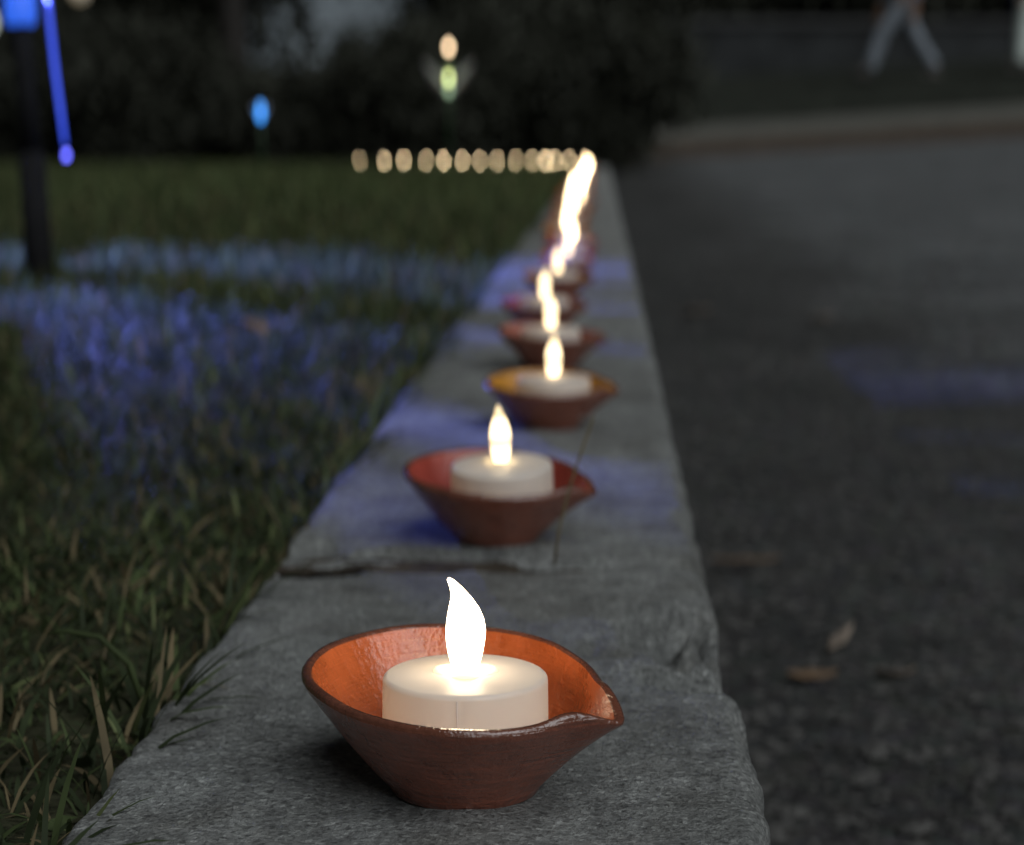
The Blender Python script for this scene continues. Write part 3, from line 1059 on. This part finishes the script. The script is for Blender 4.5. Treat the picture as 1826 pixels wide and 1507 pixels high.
def far_stake(x, y, zg, hgt, name, label, kind):
    o = empty(name, (x, y, zg))
    tag(o, label, "stake light", "stake lights beyond the far cross kerb")
    v, f = tube_vf([(0, 0, -0.05), (0.004, 0, hgt * 0.5), (0, 0, hgt - 0.02)], [0.006, 0.005, 0.005], 8)
    mobj("stem", mesh("stem", v, f, M['green_plastic']), o)
    if kind == 'warm':
        def bud(nm, zc, r, hh, mat):
            v, f = lathe_vf([(0.0, -hh), (r * 0.7, -hh * 0.6), (r, 0), (r * 0.75, hh * 0.6), (r * 0.25, hh * 0.95), (0.0, hh)], 16)
            mobj(nm, mesh(nm, v, f, mat), o, (0, 0, zc))
        bud("bulb", hgt, 0.015, 0.024, M['far_warm'])
        bud("lit_bud", hgt - 0.165, 0.014, 0.026, M['far_green'])
        bud("calyx", hgt - 0.225, 0.012, 0.026, M['calyx'])
        for s_ in (-1, 1):
            v, f = [], []
            for i in range(9):
                t = i / 8
                wd_ = 0.030 * math.sin(math.pi * min(1, 0.08 + 0.9 * t)) + 0.002
                xx = s_ * (0.012 + 0.125 * t ** 0.9)
                zz = hgt - 0.245 + 0.17 * t
                for top in (0, 1):
                    v.append((xx - s_ * wd_ * 0.6, -0.02 * t, zz + wd_ * 0.7 + 0.002 * top))
                    v.append((xx + s_ * wd_ * 0.6, 0.02 * t + 0.003, zz - wd_ * 0.7 + 0.002 * top))
            for i in range(8):
                b = i * 4
                f += [(b, b + 1, b + 5, b + 4), (b + 2, b + 6, b + 7, b + 3), (b, b + 4, b + 6, b + 2), (b + 1, b + 3, b + 7, b + 5)]
            mobj("leaf", mesh("leaf", v, f, M['petal']), o)
        for nm, zz, c, e in (("warm_led", hgt + 0.03, (1, .7, .4), 0.35), ("green_led", hgt - 0.12, (.8, 1, .6), 0.30)):
            d = bpy.data.lights.new(nm, 'POINT')
            d.energy = e
            d.color = c
            d.shadow_soft_size = 0.01
            lo_ = bpy.data.objects.new(nm, d)
            lo_.location = (0, -0.05, zz)
            link(lo_, o)
    else:
        v, f = lathe_vf([(0.0, -0.042), (0.011, -0.036), (0.016, -0.011), (0.015, 0.014), (0.008, 0.036), (0.0, 0.046)], 16)
        mobj("bulb", mesh("bulb", v, f, M['far_blue']), o, (0, 0, hgt))
        for s_ in (-1, 1):
            v, f = lathe_vf([(0.0, -0.02), (0.006, -0.01), (0.009, 0.01), (0.004, 0.03), (0.0, 0.034)], 10)
            mobj("petal", mesh("petal", v, f, M['petal']), o, (s_ * 0.03, 0, hgt + 0.005), (0, s_ * 0.35, 0))
    return o


far_stake(-0.3445, 11.0, -0.14, 0.753, "stake_light", "tall stake light with warm bulb over green bud and spread leaves", 'warm')
far_stake(-1.3717, 11.0, -0.14, 0.407, "stake_light", "short stake light with a bright blue bulb behind the lawn", 'blue')


def lantern(x, y, z, r, mat, label):
    o = empty("hanging_lantern", (x, y, z))
    tag(o, label, "lantern", "round lanterns hanging at the top edge")
    prof = [(0.012, -r)]
    for k in range(1, 20):
        a = -math.pi / 2 + math.pi * k / 20
        prof.append((r * math.cos(a) * (1 - 0.03 * (k % 2)), r * math.sin(a)))
    prof.append((0.012, r))
    v, f = lathe_vf(prof, 24)
    mobj("globe", mesh("globe", v, f, mat), o)
    v, f = tube_vf([(0, 0, r * 0.9), (0.01, 0.01, r + 0.9), (0.0, 0.05, r + 2.1)], 0.002, 6)
    mobj("cord", mesh("cord", v, f, M['black_metal']), o)


lantern(-1.915, 9.0, 0.782, 0.052, M['lantern'], "dim warm lantern cut by the top edge beside the blue strand")
lantern(-2.345, 9.0, 0.640, 0.062, M['lantern_cool'], "pale lantern cut by the picture's left edge")

# ------------------------------------------------------------------ shrubs, trees, house, wall and people behind


def leaf_mass(n, rx_, ry_, rz_, size, seed, zc, clumps=40):
    r = np.random.default_rng(seed)
    c = r.normal(0, 1, (clumps, 3))
    c /= np.linalg.norm(c, axis=1)[:, None]
    c *= r.uniform(0.15, 1.0, clumps)[:, None] ** 0.4
    idx = r.integers(0, clumps, n)
    p = c[idx] * 0.82 + r.normal(0, 0.16, (n, 3))
    p = p * np.array([rx_, ry_, rz_]) + np.array([0, 0, zc])
    p[:, 2] = np.maximum(p[:, 2], 0.02 + r.uniform(0, 0.05, n))
    a = r.normal(0, 1, (n, 3)); a /= np.linalg.norm(a, axis=1)[:, None]
    b = np.cross(a, r.normal(0, 1, (n, 3))); b /= np.linalg.norm(b, axis=1)[:, None]
    s = size * r.uniform(0.6, 1.4, n)[:, None]
    q = np.stack([p - a * s, p + b * s * 0.45, p + a * s, p - b * s * 0.45], 1).reshape(-1, 3)
    me = bpy.data.meshes.new("foliage")
    me.vertices.add(len(q)); me.vertices.foreach_set("co", q.ravel())
    me.loops.add(4 * n); me.loops.foreach_set("vertex_index", np.arange(4 * n, dtype=np.int32))
    me.polygons.add(n); me.polygons.foreach_set("loop_start", (np.arange(n) * 4).astype(np.int32))
    me.materials.append(M['leaf_bush'])
    me.update(calc_edges=True)
    return me


def stems_mesh(h, spread, n, seed):
    r = random.Random(seed)
    V, F = [], []
    for _ in range(n):
        a = r.uniform(0, 6.28)
        e = spread * r.uniform(0.3, 1)
        v, f = tube_vf([(0.04 * math.cos(a), 0.04 * math.sin(a), -0.3), (e * 0.4 * math.cos(a), e * 0.4 * math.sin(a), h * 0.5), (e * math.cos(a), e * math.sin(a), h)], [0.02, 0.013, 0.006], 6)
        b = len(V)
        V += v
        F += [tuple(k + b for k in q) for q in f]
    return mesh("stems", V, F, M['bark'])


SHR = [leaf_mass(9000, 0.62, 0.55, 0.62, 0.035, 20 + k, 0.55) for k in range(3)]
STM = [stems_mesh(0.8, 0.4, 7, k) for k in range(3)]
BIG = [leaf_mass(16000, 1.5, 1.2, 1.9, 0.075, 40 + k, 1.7) for k in range(3)]
BST = [stems_mesh(2.4, 1.0, 8, 9 + k) for k in range(3)]


def shrub(x, y, z, s, k, big, label, group, sz=None):
    o = empty("shrub", (x, y, z), (0, 0, random.uniform(0, 6.28)))
    o.scale = (s, s, sz or s)
    tag(o, label, "shrub", group)
    mobj("foliage", (BIG if big else SHR)[k], o)
    mobj("stem", (BST if big else STM)[k], o)


HEDGE = [(-5.6, 1.25), (-4.9, 1.2), (-4.2, 1.25), (-3.55, 1.2), (-2.95, 1.15), (-2.35, 0.92), (-1.85, 0.70), (-1.35, 0.74), (-0.85, 0.88), (-0.35, 1.05), (0.15, 1.15), (0.62, 1.0)]
HO = ["first", "second", "third", "fourth", "fifth", "sixth", "seventh", "eighth", "ninth", "tenth", "eleventh", "twelfth"]
for i, (x, s) in enumerate(HEDGE):
    shrub(x, 13.2 + 0.25 * math.sin(i * 2.1), -0.15, 1.0, i % 3, False, f"dark low shrub behind the far lamps, {HO[i]} from the left", "dark shrubs behind the far cross kerb", sz=s)
TALL = [(-7.5, 20, 0.2), (-5.4, 19, 0.15), (-3.6, 19.5, 0.15), (1.2, 24, 0.9), (2.9, 26, 1.0), (4.9, 25.5, 1.1), (6.9, 26, 1.2), (-0.2, 23.5, 0.6), (8.8, 25, 1.3), (0.6, 28, 0.9), (2.1, 29, 1.0), (3.9, 29.5, 1.1), (5.9, 29.5, 1.1), (7.9, 29, 1.2)]
TO = ["leftmost", "second from the left", "third from the left", "left of the far road", "in the middle above the far road", "behind the striding person", "behind the person in navy", "behind the warm stake light", "rightmost", "in the back row left of the far road", "in the back row above the far road", "in the back row behind the striding person", "in the back row beside the person in navy", "in the back row, rightmost"]
for i, (x, y, z) in enumerate(TALL):
    shrub(x, y, z - 0.2, 1.15, i % 3, True, f"tall dark bush, {TO[i]}", "tall dark bushes in the background")

# tree with a dark trunk
tr = empty("tree", (-2.33, 17.0, -0.25))
tag(tr, "dark tree trunk rising past the pale house wall", "tree")
v, f = tube_vf([(0, 0, -0.2), (0.0, 0, 0.8), (-0.03, 0.02, 1.8), (0.05, 0, 3.2), (0.0, 0, 4.4)], [0.16, 0.115, 0.105, 0.085, 0.05], 12)
mobj("trunk", mesh("trunk", v, f, M['bark']), tr)
for k in range(6):
    a = k * 1.1
    v, f = tube_vf([(0.03, 0, 2.4 + 0.3 * k), (0.5 * math.cos(a), 0.5 * math.sin(a), 3.0 + 0.3 * k), (1.2 * math.cos(a), 1.2 * math.sin(a), 3.6 + 0.3 * k)], [0.05, 0.035, 0.012], 7)
    mobj("branch", mesh("branch", v, f, M['bark']), tr)
mobj("crown", leaf_mass(12000, 1.9, 1.9, 1.3, 0.08, 77, 4.4), tr)

# pale house far behind
hs_ = empty("house", (-2.6, 31, 0))
tag(hs_, "pale blue-grey house wall glimpsed above the dark shrubs", "house")


def box_vf(x0, x1, y0, y1, z0, z1):
    v = [(x, y, z) for x in (x0, x1) for y in (y0, y1) for z in (z0, z1)]
    return v, [(0, 1, 3, 2), (4, 6, 7, 5), (0, 4, 5, 1), (2, 3, 7, 6), (0, 2, 6, 4), (1, 5, 7, 3)]


v, f = box_vf(-3.2, 2.6, 0, 5, -0.5, 3.2)
mobj("wall", mesh("house_wall", v, f, M['house_wall'], False), hs_)
v = [(-3.5, -0.4, 3.15), (2.9, -0.4, 3.15), (2.9, 5.4, 3.15), (-3.5, 5.4, 3.15), (-3.5, 2.5, 5.0), (2.9, 2.5, 5.0)]
f = [(0, 1, 5, 4), (2, 3, 4, 5), (0, 4, 3), (1, 2, 5), (0, 3, 2, 1)]
mobj("roof", mesh("house_roof", v, f, M['roof'], False), hs_)

# low wall on the bank
wl_ = empty("garden_wall", (3.2, 22.3, 0.55))
tag(wl_, "low grey garden wall on the dark bank behind the walkers", "wall")
v, f = box_vf(-1.6, 6.5, 0, 0.25, -0.3, 0.78)
mobj("wall_body", mesh("wall_body", v, f, M['stone_wall'], False), wl_)
v, f = box_vf(-1.64, 6.54, -0.04, 0.29, 0.783, 0.85)
mobj("coping", mesh("coping", v, f, M['roof'], False), wl_)


# people: skin-modifier figures, baked to meshes
def skin_mesh(name, pts, edges, rad, mat, root=0):
    me = bpy.data.meshes.new(name)
    me.from_pydata(pts, edges, [])
    o = bpy.data.objects.new(name, me)
    col.objects.link(o)
    sm = o.modifiers.new("skin", 'SKIN')
    for i, r in enumerate(rad):
        me.skin_vertices[0].data[i].radius = (r, r) if not isinstance(r, tuple) else r
    me.skin_vertices[0].data[root].use_root = True
    o.modifiers.new("sub", 'SUBSURF').levels = 2
    dg = bpy.context.evaluated_depsgraph_get()
    out = bpy.data.meshes.new_from_object(o.evaluated_get(dg))
    out.name = name
    bpy.data.objects.remove(o)
    out.materials.clear()
    out.materials.append(mat)
    out.polygons.foreach_set("use_smooth", np.ones(len(out.polygons), dtype=bool))
    return out


def person(loc, rz, stride, coat, top, bottom, label):
    """standing height about 1.6 m, walking along local x"""
    o = empty("person", loc, (0, 0, rz))
    tag(o, label, "person", "people walking on the bank")
    hip, kn = 0.80 - 0.10 * stride, 0.43
    fx, bx = 0.36 * stride, -0.36 * stride
    P = [(0, 0, hip + 0.06), (0, 0, hip + 0.28), (0.01, 0, hip + 0.50), (0.01, 0, hip + 0.60), (0.02, 0, hip + 0.70), (0.03, 0, hip + 0.80)]
    Rr = [(0.15, 0.11), (0.13, 0.10), (0.17, 0.10), 0.05, (0.075, 0.09), (0.06, 0.07)]
    Ed = [(0, 1), (1, 2), (2, 3), (3, 4), (4, 5)]
    legs = []
    for s_, xf in ((-1, bx), (1, fx)):
        b = len(P)
        yb = 0.09 * s_
        knee = (xf * 0.45 + 0.05 * stride, yb, kn + 0.02)
        ank = (xf, yb, 0.09 if xf >= 0 else 0.11)
        P += [(0.01 * s_, yb, hip - 0.02), knee, ank, (xf + 0.07, yb, 0.035), (xf + 0.14, yb, 0.03)]
        Rr += [0.085, 0.055, 0.037, 0.04, 0.028]
        Ed += [(0, b), (b, b + 1), (b + 1, b + 2), (b + 2, b + 3), (b + 3, b + 4)]
        legs.append((P[b], knee, ank))
    for s_ in (-1, 1):
        b = len(P)
        sw = -0.16 * stride * s_
        P += [(0.01, 0.19 * s_, hip + 0.50), (sw * 0.5, 0.235 * s_, hip + 0.24), (sw + 0.05, 0.23 * s_, hip + 0.02), (sw + 0.07, 0.23 * s_, hip - 0.05)]
        Rr += [0.055, 0.042, 0.028, 0.034]
        Ed += [(2, b), (b, b + 1), (b + 1, b + 2), (b + 2, b + 3)]
        for q in range(5):
            w0 = len(P)
            off = -0.03 + 0.015 * q
            ln_ = (0.035, 0.065, 0.072, 0.066, 0.05)[q]
            P += [(sw + 0.07 + off, 0.23 * s_, hip - 0.08), (sw + 0.075 + off * 1.2, 0.225 * s_, hip - 0.085 - ln_)]
            Rr += [0.010, 0.008]
            Ed += [(b + 3, w0), (w0, w0 + 1)]
    mobj("body", skin_mesh("body", P, Ed, Rr, M['skin']), o)
    # trousers
    TP, TE, TRd = [(0, 0, hip + 0.10), (0, 0, hip + 0.02)], [(0, 1)], [(0.155, 0.118), (0.16, 0.125)]
    for hp, knee, ank in legs:
        b = len(TP)
        TP += [hp, knee, (ank[0] * 0.8 + knee[0] * 0.2, ank[1], ank[2] + 0.05), (ank[0], ank[1], ank[2] - 0.02)]
        TRd += [0.105, 0.085, 0.078, 0.075]
        TE += [(1, b), (b, b + 1), (b + 1, b + 2), (b + 2, b + 3)]
    mobj("trousers", skin_mesh("trousers", TP, TE, TRd, bottom), o)
    # top or long coat
    low = hip + 0.05 if not coat else 0.46
    CP = [(0, 0, low), (0, 0, hip + 0.08 if not coat else hip), (0, 0, hip + 0.28), (0.01, 0, hip + 0.50), (0.01, 0, hip + 0.57)]
    CR = [(0.175, 0.14) if not coat else (0.22, 0.20), (0.17, 0.135), (0.15, 0.12), (0.185, 0.12), (0.08, 0.07)]
    CE = [(0, 1), (1, 2), (2, 3), (3, 4)]
    for s_ in (-1, 1):
        b = len(CP)
        sw = -0.16 * stride * s_
        CP += [(0.01, 0.195 * s_, hip + 0.50), (sw * 0.5, 0.237 * s_, hip + 0.24), (sw + 0.045, 0.232 * s_, hip + 0.05)]
        CR += [0.07, 0.056, 0.043]
        CE += [(3, b), (b, b + 1), (b + 1, b + 2)]
    mobj("top", skin_mesh("top", CP, CE, CR, top), o)
    v, f = lathe_vf([(0.0, 0.10), (0.055, 0.088), (0.092, 0.045), (0.098, -0.01), (0.086, -0.06), (0.06, -0.09), (0.0, -0.09)], 20)
    v = [(a - 0.018 - (0.03 if a > 0.03 and c < 0.03 else 0), b, c) for a, b, c in v]
    mobj("hair", mesh("hair", v, f, M['hair']), o, (0.02, 0, hip + 0.78))
    for s_, (hp, knee, ank) in zip((-1, 1), legs):
        v, f = tube_vf([(ank[0] - 0.06, ank[1], 0.045), (ank[0], ank[1], 0.05), (ank[0] + 0.09, ank[1], 0.042), (ank[0] + 0.17, ank[1], 0.03)], [0.03, 0.046, 0.044, 0.022], 12)
        v = [(a, b, max(0.0, c)) for a, b, c in v]
        mobj("shoe", mesh("shoe", v, f, M['shoe']), o)
    return o


person((3.86, 20.0, z_road(3.86, 16) + 0.575), R(175), 0.95, False, M['blue_shirt'], M['pale_trousers'], "person in pale trousers striding along the bank across the road")
person((5.02, 19.8, z_road(5.02, 16) + 0.56), R(170), 0.15, True, M['navy'], M['pale_cloth'], "person in long navy top and whitish trousers at the right picture edge")


# ------------------------------------------------------------------ litter: leaves, twigs, stalk, pebbles
def leaf_thing(name, loc, rot, ln, wd_, curl, mat, label, cat="leaf", group="fallen leaves on the road and lawn"):
    v, f = [], []
    n = 10
    for top in (0, 1):
        for i in range(n + 1):
            t = i / n
            wv = wd_ * 0.5 * math.sin(math.pi * min(0.985, max(0.03, t))) ** 0.8 * (1 + 0.45 * noise.noise((loc[0] * 50, loc[1] * 50, t * 4)))
            zz = curl * ln * (4 * (t - 0.5) ** 2) + 0.0004 * top + 0.10 * wd_ * noise.noise((loc[0] * 90, t * 5, 3.0))
            xx = (t - 0.5) * ln
            for s_ in (-1, 0, 1):
                v.append((xx, s_ * wv + 0.06 * ln * math.sin(t * 3), zz + abs(s_) * wd_ * 0.16))
    m_ = (n + 1) * 3
    for i in range(n):
        for q in range(2):
            a = i * 3 + q
            f.append((a, a + 3, a + 4, a + 1))
            f.append((m_ + a, m_ + a + 1, m_ + a + 4, m_ + a + 3))
        f.append((i * 3, m_ + i * 3, m_ + i * 3 + 3, i * 3 + 3))
        f.append((i * 3 + 2, i * 3 + 5, m_ + i * 3 + 5, m_ + i * 3 + 2))
    o = mobj(name, mesh(name, v, f, mat), None, loc, rot)
    return tag(o, label, cat, group)


rz_ = -ROAD_DROP + 0.004
leaf_thing("fallen_leaf", (0.1785, 1.050, rz_), (0.1, -0.1, R(62)), 0.042, 0.008, 0.08, M['pale_leaf'], "narrow pale leaf lying tilted on the road")
leaf_thing("fallen_leaf", (0.152, 0.979, rz_), (0.2, 0, R(4)), 0.026, 0.010, 0.10, M['dry_leaf'], "tan curled leaf on the road below the narrow pale leaf")
leaf_thing("fallen_leaf", (0.1955, 0.985, rz_), (-0.2, 0.1, R(12)), 0.022, 0.012, 0.10, M['pale_leaf'], "small pinkish leaf on the road beside the tan curled leaf")
leaf_thing("fallen_leaf", (0.1505, 1.2545, rz_), (0, 0, R(3)), 0.044, 0.010, 0.04, M['dry_leaf'], "brown leaf lying against the kerb on the road")
leaf_thing("fallen_leaf", (0.285, 3.06, rz_), (0, 0, R(20)), 0.05, 0.035, 0.06, M['pale_leaf'], "blurred pale leaf on the road by the far kerb")
leaf_thing("fallen_leaf", (0.46, 2.95, rz_), (0, 0, R(50)), 0.045, 0.03, 0.06, M['pale_leaf'], "blurred leaf out in the middle of the road")
leaf_thing("fallen_leaf", (-0.175, 1.34, 0.016), (0.5, 0.2, R(60)), 0.026, 0.017, 0.10, M['dry_leaf'], "orange-brown leaf caught upright in the mid lawn")

v, f = tube_vf([(0.0143, 0.679, -0.006), (0.016, 0.682, 0.008), (0.0195, 0.688, 0.022), (0.0245, 0.695, 0.036), (0.0290, 0.700, 0.0475)], [0.0006, 0.00055, 0.0005, 0.00045, 0.0004], 6)
tag(mobj("grass_stalk", mesh("grass_stalk", v, f, BLADES[2])), "thin dry stalk growing from the kerb joint before the second lamp", "grass stalk")
# one long curved blade arching at the left
v, f = tube_vf([(-0.098, 0.520, -0.010), (-0.103, 0.521, 0.006), (-0.111, 0.522, 0.013), (-0.120, 0.523, 0.0145), (-0.1255, 0.524, 0.0135)], [0.0009, 0.0010, 0.0009, 0.0007, 0.0003], 6)
tag(mobj("grass_stalk", mesh("grass_stalk", v, f, BLADES[0])), "long green blade arching over the near grass at left", "grass stalk")

# loose grit on the road
V, F = [], []
ico = [(0, 0, 1), (0.9, 0, 0.3), (0.28, 0.85, 0.3), (-0.73, 0.53, 0.3), (-0.73, -0.53, 0.3), (0.28, -0.85, 0.3), (0, 0, -0.5)]
icf = [(0, 1, 2), (0, 2, 3), (0, 3, 4), (0, 4, 5), (0, 5, 1), (6, 2, 1), (6, 3, 2), (6, 4, 3), (6, 5, 4), (6, 1, 5)]
for _ in range(14000):
    y = 0.5 + 4.0 * random.random() ** 1.6
    x = x_right(y) + 0.012 + random.random() ** 1.4 * (0.25 + 0.35 * y)
    s = random.choice([0.0012, 0.0015, 0.002, 0.003, 0.004, 0.0055]) * random.uniform(0.7, 1.3)
    z = road_z(x, y)
    a = random.uniform(0, 6.28)
    b = len(V)
    sx_, sy_, sz_ = s * random.uniform(0.7, 1.4), s * random.uniform(0.7, 1.4), s * random.uniform(0.4, 0.8)
    for (px, py, pz) in ico:
        V.append((x + px * sx_ * math.cos(a) - py * sy_ * math.sin(a), y + px * sx_ * math.sin(a) + py * sy_ * math.cos(a), z + pz * sz_))
    F += [tuple(k + b for k in q) for q in icf]
tag(mobj("gravel", mesh("gravel", V, F, M['pebble'], False)), "loose grit scattered over the asphalt along the kerb", "gravel", kind="stuff")
